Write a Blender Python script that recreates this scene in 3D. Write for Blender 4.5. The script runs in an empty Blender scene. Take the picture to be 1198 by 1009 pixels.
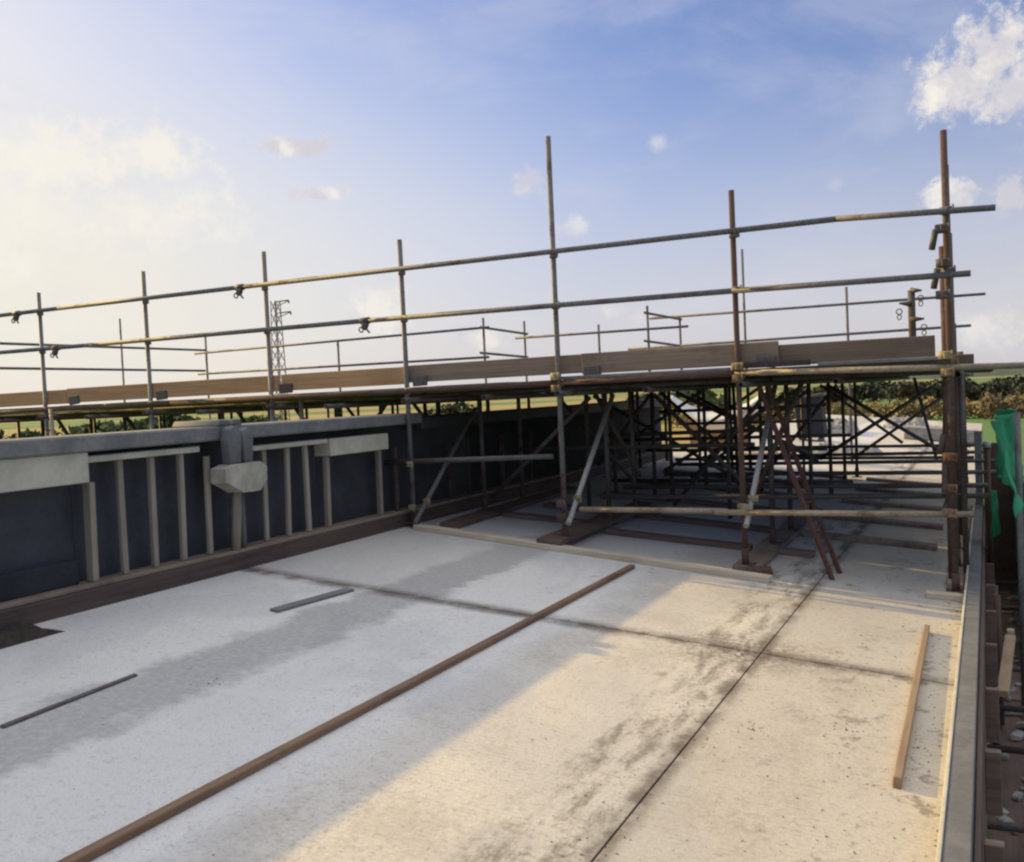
import bpy, bmesh, math, random
from mathutils import Vector, Matrix, noise as mnoise
random.seed(11)
scn = bpy.context.scene
col = scn.collection

# ------------------------------------------------------------------ camera
FPX, CX, CY = 1150.0, 599.0, 504.5          # focal length and centre in photo pixels (1198 x 1009)
def _cam(px, py): return Vector((px - CX, -(py - CY), -FPX))
_Y = _cam(1155, 438).normalized()             # the bridge runs along +Y
_H = _cam(155, 438 + 46)
_Z = _Y.cross(_H).normalized()
if _Z.y < 0: _Z = -_Z
_X = _Y.cross(_Z)
ROT = Matrix((_X, _Y, _Z))
def ray(px, py): return ROT @ _cam(px, py)
Z0, SL = -1.735, -0.095                       # deck: level under the camera and crossfall
def dz(x, h=0.0): return Z0 + SL * x + h
def at(px, py, Y):
    d = ray(px, py); return d * (Y / d.y)
def ondeck(px, py, h=0.0):
    d = ray(px, py); return d * ((Z0 + h) / (d.z - SL * d.x))

cam = bpy.data.cameras.new('camera'); camo = bpy.data.objects.new('camera', cam); col.objects.link(camo)
cam.sensor_width = 36.0; cam.sensor_fit = 'HORIZONTAL'; cam.lens = FPX / 1198.0 * 36.0
cam.clip_start = 0.05; cam.clip_end = 9000
camo.matrix_world = ROT.to_4x4()
scn.camera = camo

# ------------------------------------------------------------------ node helpers
class NT:
    def __init__(s, tree): s.t = tree; s.n = tree.nodes; s.l = tree.links
    def new(s, typ, **kw):
        nd = s.n.new(typ)
        for k, v in kw.items():
            if k.startswith('i_'): s.put(nd.inputs[k[2:].replace('_', ' ')], v)
            else: setattr(nd, k, v)
        return nd
    def put(s, sock, v):
        if hasattr(v, 'is_output') or isinstance(v, bpy.types.NodeSocket): s.l.new(v, sock)
        else: sock.default_value = v
    def m(s, op, a, b=0.0, c=None, clamp=False):
        nd = s.n.new('ShaderNodeMath'); nd.operation = op; nd.use_clamp = clamp
        s.put(nd.inputs[0], a); s.put(nd.inputs[1], b)
        if c is not None: s.put(nd.inputs[2], c)
        return nd.outputs[0]
    def ss(s, v, a, b, lo=0.0, hi=1.0):
        nd = s.n.new('ShaderNodeMapRange'); nd.interpolation_type = 'SMOOTHSTEP'
        for i, q in enumerate((v, a, b, lo, hi)): s.put(nd.inputs[i], q)
        return nd.outputs[0]
    def mix(s, f, a, b, bt='MIX'):
        nd = s.n.new('ShaderNodeMix'); nd.data_type = 'RGBA'; nd.blend_type = bt
        s.put(nd.inputs[0], f); s.put(nd.inputs[6], a); s.put(nd.inputs[7], b)
        return nd.outputs[2]
    def noise(s, vec, scale, detail=4.0, rough=0.55, dist=0.0):
        nd = s.n.new('ShaderNodeTexNoise'); s.put(nd.inputs['Vector'], vec)
        nd.inputs['Scale'].default_value = scale; nd.inputs['Detail'].default_value = detail
        nd.inputs['Roughness'].default_value = rough; nd.inputs['Distortion'].default_value = dist
        return nd.outputs['Fac']
    def scale(s, vec, v):
        nd = s.n.new('ShaderNodeVectorMath'); nd.operation = 'MULTIPLY'
        s.put(nd.inputs[0], vec); nd.inputs[1].default_value = v; return nd.outputs[0]
def C(r, g, b): return (r, g, b, 1.0)

def material(name):
    m = bpy.data.materials.new(name); m.use_nodes = True
    t = NT(m.node_tree); b = m.node_tree.nodes['Principled BSDF']
    tc = t.new('ShaderNodeTexCoord')
    return m, t, b, tc.outputs['Object']

def metal(name, c1, c2, rust, amount, metallic=0.12, rough=0.62):
    m, t, b, co = material(name)
    rnd = t.new('ShaderNodeObjectInfo').outputs['Random']
    off = t.new('ShaderNodeVectorMath', operation='ADD'); t.put(off.inputs[0], co)
    cmb = t.new('ShaderNodeCombineXYZ'); t.put(cmb.inputs[0], t.m('MULTIPLY', rnd, 37.0)); t.put(off.inputs[1], cmb.outputs[0])
    v = off.outputs[0]
    n1 = t.noise(v, 3.0, 5, .6); n2 = t.noise(v, 38.0, 4, .65)
    base = t.mix(t.ss(n2, .35, .65), C(*c1), C(*c2))
    lim = t.m('SUBTRACT', .62 - amount * .35, t.m('MULTIPLY', rnd, amount * .22))
    rm = t.m('MULTIPLY', t.ss(t.m('ADD', t.m('MULTIPLY', n1, .7), t.m('MULTIPLY', n2, .3)), lim, t.m('ADD', lim, .12)), .92)
    t.put(b.inputs['Base Color'], t.mix(rm, base, C(*rust)))
    t.put(b.inputs['Metallic'], t.m('MULTIPLY', t.m('SUBTRACT', 1.0, rm), metallic))
    t.put(b.inputs['Roughness'], t.m('ADD', rough, t.m('MULTIPLY', rm, .3)))
    bp = t.new('ShaderNodeBump'); bp.inputs['Strength'].default_value = .25; bp.inputs['Distance'].default_value = .004
    t.put(bp.inputs['Height'], n2); t.put(b.inputs['Normal'], bp.outputs[0])
    return m

def timber(name, c1, c2, axis='x', dark=(.03, .022, .018), stain=.35, rough=.8):
    m, t, b, co = material(name)
    rnd = t.new('ShaderNodeObjectInfo').outputs['Random']
    cmb = t.new('ShaderNodeCombineXYZ'); t.put(cmb.inputs[0], t.m('MULTIPLY', rnd, 19.0)); t.put(cmb.inputs[1], t.m('MULTIPLY', rnd, 7.0))
    off = t.new('ShaderNodeVectorMath', operation='ADD'); t.put(off.inputs[0], co); t.put(off.inputs[1], cmb.outputs[0])
    sc = {'x': (1.2, 28, 28), 'y': (28, 1.2, 28), 'z': (28, 28, 1.2)}[axis]
    g = t.noise(t.scale(off.outputs[0], sc), 1.0, 6, .65, .4)
    bl = t.noise(off.outputs[0], 2.2, 5, .6)
    base = t.mix(t.ss(g, .3, .7), C(*c1), C(*c2))
    base = t.mix(t.m('MULTIPLY', t.ss(bl, .5, .72), stain), base, C(*dark))
    hv = t.new('ShaderNodeHueSaturation'); t.put(hv.inputs['Value'], t.m('ADD', .75, t.m('MULTIPLY', rnd, .5))); t.put(hv.inputs['Color'], base)
    t.put(b.inputs['Base Color'], hv.outputs[0]); b.inputs['Roughness'].default_value = rough
    bp = t.new('ShaderNodeBump'); bp.inputs['Strength'].default_value = .4; bp.inputs['Distance'].default_value = .004
    t.put(bp.inputs['Height'], g); t.put(b.inputs['Normal'], bp.outputs[0])
    return m

def plain(name, c1, c2, scale=6.0, rough=.8, bump=.3, bd=.006):
    m, t, b, co = material(name)
    n = t.noise(co, scale, 6, .65); n2 = t.noise(co, scale * 9, 3, .6)
    f = t.ss(t.m('ADD', t.m('MULTIPLY', n, .75), t.m('MULTIPLY', n2, .25)), .34, .68)
    t.put(b.inputs['Base Color'], t.mix(f, C(*c1), C(*c2))); b.inputs['Roughness'].default_value = rough
    bp = t.new('ShaderNodeBump'); bp.inputs['Strength'].default_value = bump; bp.inputs['Distance'].default_value = bd
    t.put(bp.inputs['Height'], n2); t.put(b.inputs['Normal'], bp.outputs[0])
    return m

M = {}
M['galv'] = metal('galvanised_tube', (.13, .125, .125), (.20, .19, .185), (.10, .065, .05), .22)
M['olive'] = metal('weathered_tube', (.27, .225, .15), (.38, .325, .23), (.15, .09, .05), .25, .25)
M['rust'] = metal('rusty_tube', (.14, .105, .085), (.10, .08, .07), (.105, .058, .042), .6, .2, .7)
M['red'] = metal('red_painted_steel', (.15, .045, .036), (.105, .036, .03), (.09, .05, .038), .4, .1, .6)
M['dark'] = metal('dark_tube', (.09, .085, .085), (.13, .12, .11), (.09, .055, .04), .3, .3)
M['clamp'] = metal('clamp_steel', (.30, .26, .14), (.40, .35, .22), (.16, .10, .06), .35, .3)
M['pale_tube'] = metal('pale_zinc_tube', (.36, .36, .33), (.48, .47, .43), (.2, .15, .1), .12, .3)
M['toe'] = timber('toe_board_timber', (.18, .13, .09), (.26, .195, .14), 'x')
M['toe_warm'] = timber('orange_toe_board_timber', (.36, .20, .10), (.46, .28, .145), 'x', stain=.2)
M['deckboard'] = timber('platform_timber', (.10, .085, .075), (.16, .14, .12), 'x')
M['palewood'] = timber('pale_plank_timber', (.40, .34, .25), (.52, .45, .34), 'x', dark=(.2, .15, .1), stain=.4)
M['batten'] = timber('tan_batten_timber', (.30, .21, .125), (.41, .30, .19), 'y', dark=(.18, .1, .05), stain=.3)
M['strip'] = timber('brown_strip_timber', (.13, .075, .045), (.22, .135, .075), 'y', stain=.5)
M['sole_y'] = timber('sole_board_timber', (.22, .17, .125), (.33, .26, .19), 'y', stain=.5)
M['sole_x'] = timber('dark_sole_board_timber', (.13, .085, .065), (.2, .14, .105), 'x', stain=.5)
M['upbatten'] = timber('upright_batten_timber', (.25, .215, .165), (.36, .315, .245), 'z', dark=(.15, .11, .08), stain=.3)
M['sill'] = timber('sill_timber', (.05, .034, .029), (.09, .06, .048), 'y', stain=.6)
M['ply'] = timber('plywood_sheet', (.30, .18, .09), (.40, .25, .13), 'y', stain=.3)
M['browply'] = timber('brown_shutter_ply', (.10, .065, .05), (.15, .10, .075), 'y', stain=.3)
M['panel'] = plain('dark_shutter_panel', (.024, .027, .036), (.045, .049, .06), 3.0, .6, .1)
M['cap'] = plain('grey_rail', (.13, .132, .13), (.235, .23, .22), 3.5, .75, .25)
M['fascia'] = plain('pale_fascia', (.42, .395, .31), (.56, .525, .42), 4.0, .8, .2)
M['block'] = plain('pale_concrete', (.42, .41, .37), (.56, .54, .49), 5.0, .85, .4)
M['sack'] = plain('beige_cast_block', (.34, .315, .25), (.52, .485, .395), 9.0, .9, .8, .012)
M['shutter'] = plain('grey_edge_shutter', (.105, .108, .108), (.17, .17, .165), 5.0, .7, .3)
M['tarp'] = plain('white_sheeting', (.60, .59, .55), (.75, .73, .68), 3.0, .55, .3, .02)
M['blackbox'] = plain('dark_box_and_shaded_panel', (.016, .018, .024), (.03, .032, .04), 3.0, .95, .1)
M['soil'] = plain('dark_soil', (.05, .038, .03), (.10, .078, .06), 25.0, .95, 1.0, .02)
M['chips'] = plain('dry_debris', (.07, .05, .035), (.20, .15, .10), 9.0, .95, .3)
M['rubble'] = plain('pale_rubble', (.22, .21, .20), (.45, .43, .39), 8.0, .9, .8, .02)
M['bark'] = plain('bark', (.06, .05, .04), (.11, .09, .07), 6.0, .9, .4)
M['concrete_side'] = plain('plain_concrete', (.30, .29, .27), (.42, .41, .38), 2.0, .85, .4)

def leafmat(name, c1, c2):
    m, t, b, co = material(name)
    n = t.noise(co, .35, 4, .6); n2 = t.noise(co, 2.5, 3, .6)
    f = t.ss(t.m('ADD', t.m('MULTIPLY', n, .5), t.m('MULTIPLY', n2, .5)), .35, .65)
    t.put(b.inputs['Base Color'], t.mix(f, C(*c1), C(*c2))); b.inputs['Roughness'].default_value = .8
    return m
M['leaf'] = leafmat('green_foliage', (.035, .06, .018), (.09, .13, .035))
M['leaf_dark'] = leafmat('dark_foliage', (.022, .032, .018), (.05, .06, .032))
M['reed'] = leafmat('dry_hedge', (.20, .14, .055), (.36, .27, .11))
M['reed_dark'] = leafmat('brown_hedge', (.09, .068, .038), (.17, .13, .065))

# green netting
m, t, b, co = material('green_netting'); M['net'] = m
n = t.noise(co, 3.0, 5, .6)
wv = t.m('ABSOLUTE', t.m('SINE', t.m('MULTIPLY', t.noise(co, 40, 2), 40.0)))
t.put(b.inputs['Base Color'], t.mix(t.ss(n, .35, .65), C(.03, .26, .12), C(.06, .42, .22)))
b.inputs['Roughness'].default_value = .75
sq = t.new('ShaderNodeSeparateXYZ'); t.put(sq.inputs[0], co)
def weave(a): return t.ss(t.m('ABSOLUTE', t.m('SINE', t.m('MULTIPLY', a, 420.0))), .45, .6)
t.put(b.inputs['Alpha'], t.m('SUBTRACT', 1.0, t.m('MULTIPLY', t.m('MULTIPLY', weave(sq.outputs[1]), weave(sq.outputs[2])), .55)))
bp = t.new('ShaderNodeBump'); bp.inputs['Strength'].default_value = .3; bp.inputs['Distance'].default_value = .01
t.put(bp.inputs['Height'], wv); t.put(b.inputs['Normal'], bp.outputs[0])

# bridge deck concrete: stains, dirty joints and wear, plus painted sun and shade tint
m, t, b, co = material('deck_concrete'); M['deck'] = m
sp = t.new('ShaderNodeSeparateXYZ'); t.put(sp.inputs[0], co); X, Y = sp.outputs[0], sp.outputs[1]
nbig = t.noise(co, .55, 5, .6); nmid = t.noise(co, 3.2, 6, .65); nfin = t.noise(co, 30.0, 5, .7); nvf = t.noise(co, 110.0, 3, .7)
wob = t.m('MULTIPLY', t.m('SUBTRACT', nmid, .5), .55)
Xw = t.m('ADD', X, wob)
base = t.mix(t.ss(nbig, .36, .66), C(.57, .55, .50), C(.67, .645, .585))
base = t.mix(t.m('MULTIPLY', t.ss(nmid, .40, .70), .42), base, C(.47, .455, .42))
base = t.mix(t.ss(X, -2.35, -2.6, 0.0, .5), base, C(.70, .69, .665))  # shaded half painted whiter, up to the shadow edge
base = t.mix(t.ss(X, -2.6, -2.3, 0.0, .45), base, C(.63, .565, .45))  # golden sunlight painted into the concrete beyond the shadow edge
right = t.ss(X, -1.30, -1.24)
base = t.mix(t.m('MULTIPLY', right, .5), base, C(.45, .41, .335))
grime = t.ss(t.m('ADD', t.m('MULTIPLY', t.noise(co, 1.7, 7, .68), .7), t.m('MULTIPLY', nfin, .3)), .46, .60)
base = t.mix(t.m('MULTIPLY', t.m('MULTIPLY', grime, t.ss(X, -2.7, -2.4)), .34), base, C(.33, .285, .22))
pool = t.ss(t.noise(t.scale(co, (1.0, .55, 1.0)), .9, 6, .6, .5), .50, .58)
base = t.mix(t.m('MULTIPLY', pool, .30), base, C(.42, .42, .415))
slabtone = t.ss(Y, 5.88, 5.92)
base = t.mix(t.m('MULTIPLY', t.m('MULTIPLY', slabtone, t.ss(Xw, -3.5, -3.62)), .45), base, C(.40, .39, .365))
# fine grain and pits
base = t.mix(t.m('MULTIPLY', t.ss(nfin, .52, .72), .38), base, C(.25, .235, .21))
base = t.mix(t.m('MULTIPLY', t.ss(nvf, .48, .68), .34), base, C(.30, .28, .25))
base = t.mix(t.m('MULTIPLY', t.ss(t.noise(co, 52.0, 2, .5), .60, .70), t.ss(nbig, .40, .62, .02, .38)), base, C(.24, .22, .19))
# combed tamping lines across the traffic side
comb = t.m('ABSOLUTE', t.m('SINE', t.m('MULTIPLY', t.m('ADD', Y, t.m('MULTIPLY', nmid, .08)), 95.0)))
rightside = t.ss(X, -2.6, -2.2)
base = t.mix(t.m('MULTIPLY', t.m('MULTIPLY', t.ss(comb, .75, 1.0), rightside), .09), base, C(.28, .26, .23))
# long damp-grey band left of centre
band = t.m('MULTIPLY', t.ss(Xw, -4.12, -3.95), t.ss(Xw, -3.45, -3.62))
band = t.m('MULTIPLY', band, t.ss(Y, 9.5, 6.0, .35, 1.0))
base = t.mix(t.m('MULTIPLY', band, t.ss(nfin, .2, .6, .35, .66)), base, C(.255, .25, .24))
# scuffed track beside the long joint
trk = t.m('MULTIPLY', t.ss(Xw, -1.72, -1.56), t.ss(Xw, -1.30, -1.40))
trn = t.ss(t.m('ADD', t.m('MULTIPLY', t.noise(t.scale(co, (5.0, 1.1, 1.0)), 1.8, 7, .72), .8), t.m('MULTIPLY', nfin, .2)), .44, .62)
base = t.mix(t.m('MULTIPLY', t.m('MULTIPLY', trk, trn), .72), base, C(.13, .105, .08))
# dirt in and along the joints
def near(v, c, w0, w1):
    d = t.m('ABSOLUTE', t.m('SUBTRACT', v, c)); return t.ss(d, w1, w0)
jn = t.m('ADD', near(t.m('ADD', Y, t.m('MULTIPLY', wob, .25)), 5.9, .015, .16), near(t.m('ADD', X, t.m('MULTIPLY', wob, .3)), -1.27, .012, .09))
jn = t.m('MULTIPLY', jn, t.ss(nmid, .33, .60, .15, .9), clamp=True)
base = t.mix(jn, base, C(.13, .105, .08))
cross = t.m('MULTIPLY', near(Y, 5.9, .0, .55), near(X, -1.35, .0, .7))
base = t.mix(t.m('MULTIPLY', cross, t.ss(nfin, .38, .6)), base, C(.15, .125, .095))
# muddy blotches on the right-hand edge
edge = t.m('MULTIPLY', t.ss(X, -1.25, -.35), t.ss(t.noise(co, 4.5, 7, .72), .56, .63))
base = t.mix(t.m('MULTIPLY', edge, .62), base, C(.12, .095, .07))
mud = t.m('MULTIPLY', t.ss(t.noise(co, 3.6, 8, .75, .2), .63, .68), t.ss(Y, 3.5, 8.0, .25, .7))
base = t.mix(mud, base, C(.2, .18, .15))
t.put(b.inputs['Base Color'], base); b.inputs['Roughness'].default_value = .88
hgt = t.m('ADD', t.m('MULTIPLY', nfin, .7), t.m('MULTIPLY', t.m('MULTIPLY', comb, rightside), .10))
bp = t.new('ShaderNodeBump'); bp.inputs['Strength'].default_value = .55; bp.inputs['Distance'].default_value = .012
t.put(bp.inputs['Height'], hgt); t.put(b.inputs['Normal'], bp.outputs[0])

# ground
m, t, b, co = material('fields'); M['ground'] = m
vor = t.new('ShaderNodeTexVoronoi'); vor.inputs['Scale'].default_value = .0052; t.put(vor.inputs['Vector'], t.scale(co, (1.0, .55, 1.0)))
sc = t.new('ShaderNodeSeparateColor'); t.put(sc.inputs[0], vor.outputs['Color'])
n = t.noise(co, .05, 6, .65); n2 = t.noise(co, 1.4, 5, .7)
g = t.mix(t.ss(sc.outputs[0], .42, .5), C(.075, .17, .025), C(.34, .25, .085))
g = t.mix(t.m('MULTIPLY', t.ss(n, .4, .65), .45), g, C(.10, .14, .035))
g = t.mix(t.m('MULTIPLY', t.ss(n2, .45, .7), .35), g, C(.07, .08, .03))
sx = t.new('ShaderNodeSeparateXYZ'); t.put(sx.inputs[0], co)
lawn = t.m('MULTIPLY', t.ss(sx.outputs[0], -30.0, -26.0), t.ss(sx.outputs[1], 168.0, 160.0))
g = t.mix(lawn, g, t.mix(t.ss(n2, .35, .65), C(.055, .135, .02), C(.09, .185, .035)))
t.put(b.inputs['Base Color'], g); b.inputs['Roughness'].default_value = .95
M['hill'] = plain('wooded_hill', (.045, .065, .05), (.09, .11, .075), .01, .95, 0)

# ------------------------------------------------------------------ mesh helpers
class MB:
    def __init__(s): s.bm = bmesh.new()
    def box(s, c, size, rot=None, bev=0.0, shear=True):
        r = bmesh.ops.create_cube(s.bm, size=1.0); vs = r['verts']
        for v in vs:
            v.co = Vector((v.co.x * size[0], v.co.y * size[1], v.co.z * size[2]))
        if bev > 0:
            es = list({e for v in vs for e in v.link_edges})
            rb = bmesh.ops.bevel(s.bm, geom=es, offset=bev, segments=1, affect='EDGES', profile=.5)
            vs = list({v for f in rb['faces'] for v in f.verts} | {v for v in vs if v.is_valid})
        for v in vs:
            if rot is not None: v.co = rot @ v.co
            v.co += Vector(c)
        return s
    def beam(s, p0, p1, w, h, bev=.004, roll=0.0, up=Vector((0, 0, 1))):   # a bar of section w x h from p0 to p1
        p0, p1 = Vector(p0), Vector(p1); d = p1 - p0; L = d.length; x = d.normalized()
        y = up.cross(x)
        if y.length < 1e-4: y = Vector((0, 1, 0)).cross(x)
        y.normalize(); z = x.cross(y)
        rot = Matrix((x, y, z)).transposed()
        if roll: rot = rot @ Matrix.Rotation(roll, 3, 'X')
        return s.box((p0 + p1) / 2, (L, w, h), rot, bev)
    def tube(s, p0, p1, r, n=10, r1=None, cap=True):
        p0, p1 = Vector(p0), Vector(p1); d = (p1 - p0); z = d.normalized()
        a = Vector((1, 0, 0)) if abs(z.x) < .8 else Vector((0, 1, 0))
        x = a.cross(z).normalized(); y = z.cross(x)
        r1 = r if r1 is None else r1
        A = [s.bm.verts.new(p0 + (x * math.cos(q) + y * math.sin(q)) * r) for q in [2 * math.pi * i / n for i in range(n)]]
        B = [s.bm.verts.new(p1 + (x * math.cos(q) + y * math.sin(q)) * r1) for q in [2 * math.pi * i / n for i in range(n)]]
        for i in range(n):
            f = s.bm.faces.new((A[i], A[(i + 1) % n], B[(i + 1) % n], B[i])); f.smooth = True
        if cap: s.bm.faces.new(A[::-1]); s.bm.faces.new(B)
        return s
    def hollow(s, p0, p1, r, n=12):                                        # an open-ended scaffold tube with wall thickness
        p0, p1 = Vector(p0), Vector(p1); d = (p1 - p0); z = d.normalized()
        a = Vector((1, 0, 0)) if abs(z.x) < .8 else Vector((0, 1, 0))
        x = a.cross(z).normalized(); y = z.cross(x); ri = r * .82; dep = min(.15, d.length * .3)
        def ring(p, q): return [s.bm.verts.new(p + (x * math.cos(2 * math.pi * i / n) + y * math.sin(2 * math.pi * i / n)) * q) for i in range(n)]
        L = [ring(p0 + z * dep, ri), ring(p0, ri), ring(p0, r), ring(p1, r), ring(p1, ri), ring(p1 - z * dep, ri)]
        for A, B in zip(L, L[1:]):
            for i in range(n):
                f = s.bm.faces.new((A[i], A[(i + 1) % n], B[(i + 1) % n], B[i])); f.smooth = True
        s.bm.faces.new(L[0][::-1]); s.bm.faces.new(L[-1])
        return s
    def ring(s, c, R, r, axis, n=14, k=6, sz=(1, 1)):
        z = Vector(axis).normalized(); a = Vector((1, 0, 0)) if abs(z.x) < .8 else Vector((0, 0, 1))
        x = a.cross(z).normalized(); y = z.cross(x); rows = []
        for i in range(n):
            q = 2 * math.pi * i / n; o = x * math.cos(q) * sz[0] + y * math.sin(q) * sz[1]
            rows.append([s.bm.verts.new(Vector(c) + o * (R + r * math.cos(2 * math.pi * j / k)) + z * r * math.sin(2 * math.pi * j / k)) for j in range(k)])
        for i in range(n):
            for j in range(k):
                f = s.bm.faces.new((rows[i][j], rows[(i + 1) % n][j], rows[(i + 1) % n][(j + 1) % k], rows[i][(j + 1) % k])); f.smooth = True
        return s
    def prism(s, pts, p0, axis_u, axis_v, axis_w, depth):                  # outline in (u,v), given depth along w
        p0, U, V, Wd = Vector(p0), Vector(axis_u), Vector(axis_v), Vector(axis_w)
        A = [s.bm.verts.new(p0 + U * a + V * b_) for a, b_ in pts]
        B = [s.bm.verts.new(p0 + U * a + V * b_ + Wd * depth) for a, b_ in pts]
        n = len(pts); s.bm.faces.new(A); s.bm.faces.new(B[::-1])
        for i in range(n): s.bm.faces.new((A[i], B[i], B[(i + 1) % n], A[(i + 1) % n]))
        return s
    def build(s, name, mat, parent=None):
        bmesh.ops.recalc_face_normals(s.bm, faces=s.bm.faces)
        me = bpy.data.meshes.new(name); s.bm.to_mesh(me); s.bm.free()
        me.materials.append(mat)
        o = bpy.data.objects.new(name, me); col.objects.link(o)
        if parent is not None: o.parent = parent
        return o
def tag(o, label, cat, group=None, kind=None):
    o['label'] = label; o['category'] = cat
    if group: o['group'] = group
    if kind: o['kind'] = kind
    return o
def empty(name, label=None, cat=None, group=None):
    o = bpy.data.objects.new(name, None); col.objects.link(o); o.empty_display_size = .1
    if label: tag(o, label, cat, group)
    return o
def structure(o, label, cat='ground', kind='structure'):
    o['kind'] = kind; o['label'] = label; o['category'] = cat; return o
TR = .0242                                                                # scaffold tube radius

# ------------------------------------------------------------------ the setting
mb = MB(); bm = mb.bm
nx, ny = 60, 60
xs = [(-1 + 2 * i / nx) for i in range(nx + 1)]; ys = [i / ny for i in range(ny + 1)]
gx = [math.copysign(abs(v) ** 2.2, v) * 3500 for v in xs]; gy = [-300 + (v ** 2.0) * 4300 for v in ys]
V = [[bm.verts.new((x, y, -6.0 + (0 if (y < 60 and abs(x) < 60) else .35 * mnoise.noise(Vector((x * .01, y * .01, 3)))))) for x in gx] for y in gy]
for j in range(ny):
    for i in range(nx): bm.faces.new((V[j][i], V[j][i + 1], V[j + 1][i + 1], V[j + 1][i]))
structure(mb.build('ground', M['ground']), 'flat green and yellow fields below and beyond the bridge')

mb = MB(); bm = mb.bm; prev = None
for i in range(121):
    a = math.radians(-80 + i * 1.25); R = 3000
    h = 12 + 22 * max(0, mnoise.fractal(Vector((i * .07, 2.1, 0)), 1.0, 2.0, 4) + .25)
    x, y = R * math.sin(a), R * math.cos(a)
    cur = [bm.verts.new((x, y, -8)), bm.verts.new((x * 1.04, y * 1.04, -6 + h * .7)), bm.verts.new((x * 1.1, y * 1.1, -6 + h)), bm.verts.new((x * 1.2, y * 1.2, -8))]
    if prev:
        for k in range(3): bm.faces.new((prev[k], cur[k], cur[k + 1], prev[k + 1]))
    prev = cur
structure(mb.build('hills', M['hill']), 'low wooded hills along the horizon', 'hills')

# bridge deck: cast slabs with open joints over a darker bed
mb = MB()
XJ = [-5.75, -1.275, -1.265, -.2]; YJ = [-6.0, 5.893, 5.908, 14.0, 14.012, 22.0, 22.012, 30.0, 30.012, 38.0]
def slab(mb, x0, x1, y0, y1, top, bot):
    q = [(x0, y0), (x1, y0), (x1, y1), (x0, y1)]
    A = [mb.bm.verts.new((x, y, dz(x, top))) for x, y in q]; B = [mb.bm.verts.new((x, y, dz(x, bot))) for x, y in q]
    mb.bm.faces.new(A); mb.bm.faces.new(B[::-1])
    for i in range(4): mb.bm.faces.new((A[i], B[i], B[(i + 1) % 4], A[(i + 1) % 4]))
for xa, xb in ((XJ[0], XJ[1]), (XJ[2], XJ[3])):
    for k in range(0, len(YJ) - 1, 2): slab(mb, xa, xb, YJ[k], YJ[k + 1], 0, -.12)
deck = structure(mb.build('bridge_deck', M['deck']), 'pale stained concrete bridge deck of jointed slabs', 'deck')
mb = MB(); slab(mb, -6.0, -.2, -6.2, 38.2, -.03 - .09, -.75); bed = mb.build('deck_beam', M['concrete_side'], deck)
mb = MB(); slab(mb, -5.75, -.2, -6.0, 38.0, -.007, -.118); mb.build('joint_filler', M['soil'], deck)
for yy in (-3.0, 34.0):
    MB().box((-3.0, yy, -4.2), (5.0, 1.0, 4.2), None, .05).build('pier', M['concrete_side'], deck)

# ------------------------------------------------------------------ parapet formwork wall on the left
WX = -5.2
wall = empty('formwork_wall', 'long dark parapet formwork wall with pale upright battens, along the left edge of the deck', 'wall')
Y0, Y1 = -4.0, 17.4
def wbox(name, x0, x1, y0, y1, z0, z1, mat, bev=.006):
    return MB().box(((x0 + x1) / 2, (y0 + y1) / 2, (z0 + z1) / 2), (x1 - x0, y1 - y0, z1 - z0), None, bev).build(name, mat, wall)
wbox('sill', -5.396, WX, Y0, Y1, -1.30, -1.115, M['sill'])
wbox('ledge', -5.396, -5.215, Y0, Y1, -1.1145, -1.085, M['sole_y'])
for y0, y1 in ((Y0, -1.2), (-1.198, 1.6), (1.602, 4.5), (4.502, 7.07), (7.072, 9.9), (9.902, 12.6), (12.602, 15.2), (15.202, Y1)):
    wbox('panel', -5.50, -5.40, y0, y1, -1.3, -.235, M['panel'] if y0 < 9 else M['blackbox'])  # near-black past the platform edge: shade painted into the panels
wbox('top_rail', -5.62, -5.18, Y0, 8.6, -.232, -.125, M['cap'], .012)
wbox('top_rail', -5.62, -5.18, 8.602, Y1, -.30, -.17, M['panel'], .012)  # darker copy under the platform, shade put into its colour
wbox('fascia', -5.395, -5.21, Y0, 4.49, -.43, -.234, M['fascia'])
wbox('fascia', -5.395, -5.21, 7.07, 8.0, -.455, -.302, M['fascia'])
wbox('fascia', -5.395, -5.225, 4.50, 5.5, -.305, -.262, M['fascia'])
wbox('fascia', -5.395, -5.225, 6.02, 7.06, -.34, -.30, M['fascia'])
wbox('waler', -5.395, -5.3, Y0, 4.44, -1.084, -.93, M['blackbox'])
for y, w, lean in ((4.545, .085, .0), (4.80, .046, .0), (5.08, .05, .0), (5.36, .046, .0), (5.62, .04, 0), (6.28, .035, 0), (6.56, .04, 0), (6.82, .045, 0), (7.09, .06, 0), (7.93, .06, 0), (8.25, .045, 0), (9.3, .06, 0), (9.75, .05, 0), (10.6, .06, 0), (11.4, .06, 0), (12.3, .06, 0)):
    top = -.434 if y < 4.6 else (-.308 if y < 5.55 else (-.345 if y < 7.05 else -.458))
    mat = M['upbatten'] if y < 8.1 else M['sill']  # battens under the platform take dark timber as painted shade
    MB().beam((-5.30, y + random.uniform(-.012, .012), -1.084), (-5.29 + random.uniform(-.01, .01), y, top), .045, w * .82, .005, up=Vector((1, 0, 0))).build('batten', mat, wall)

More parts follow.
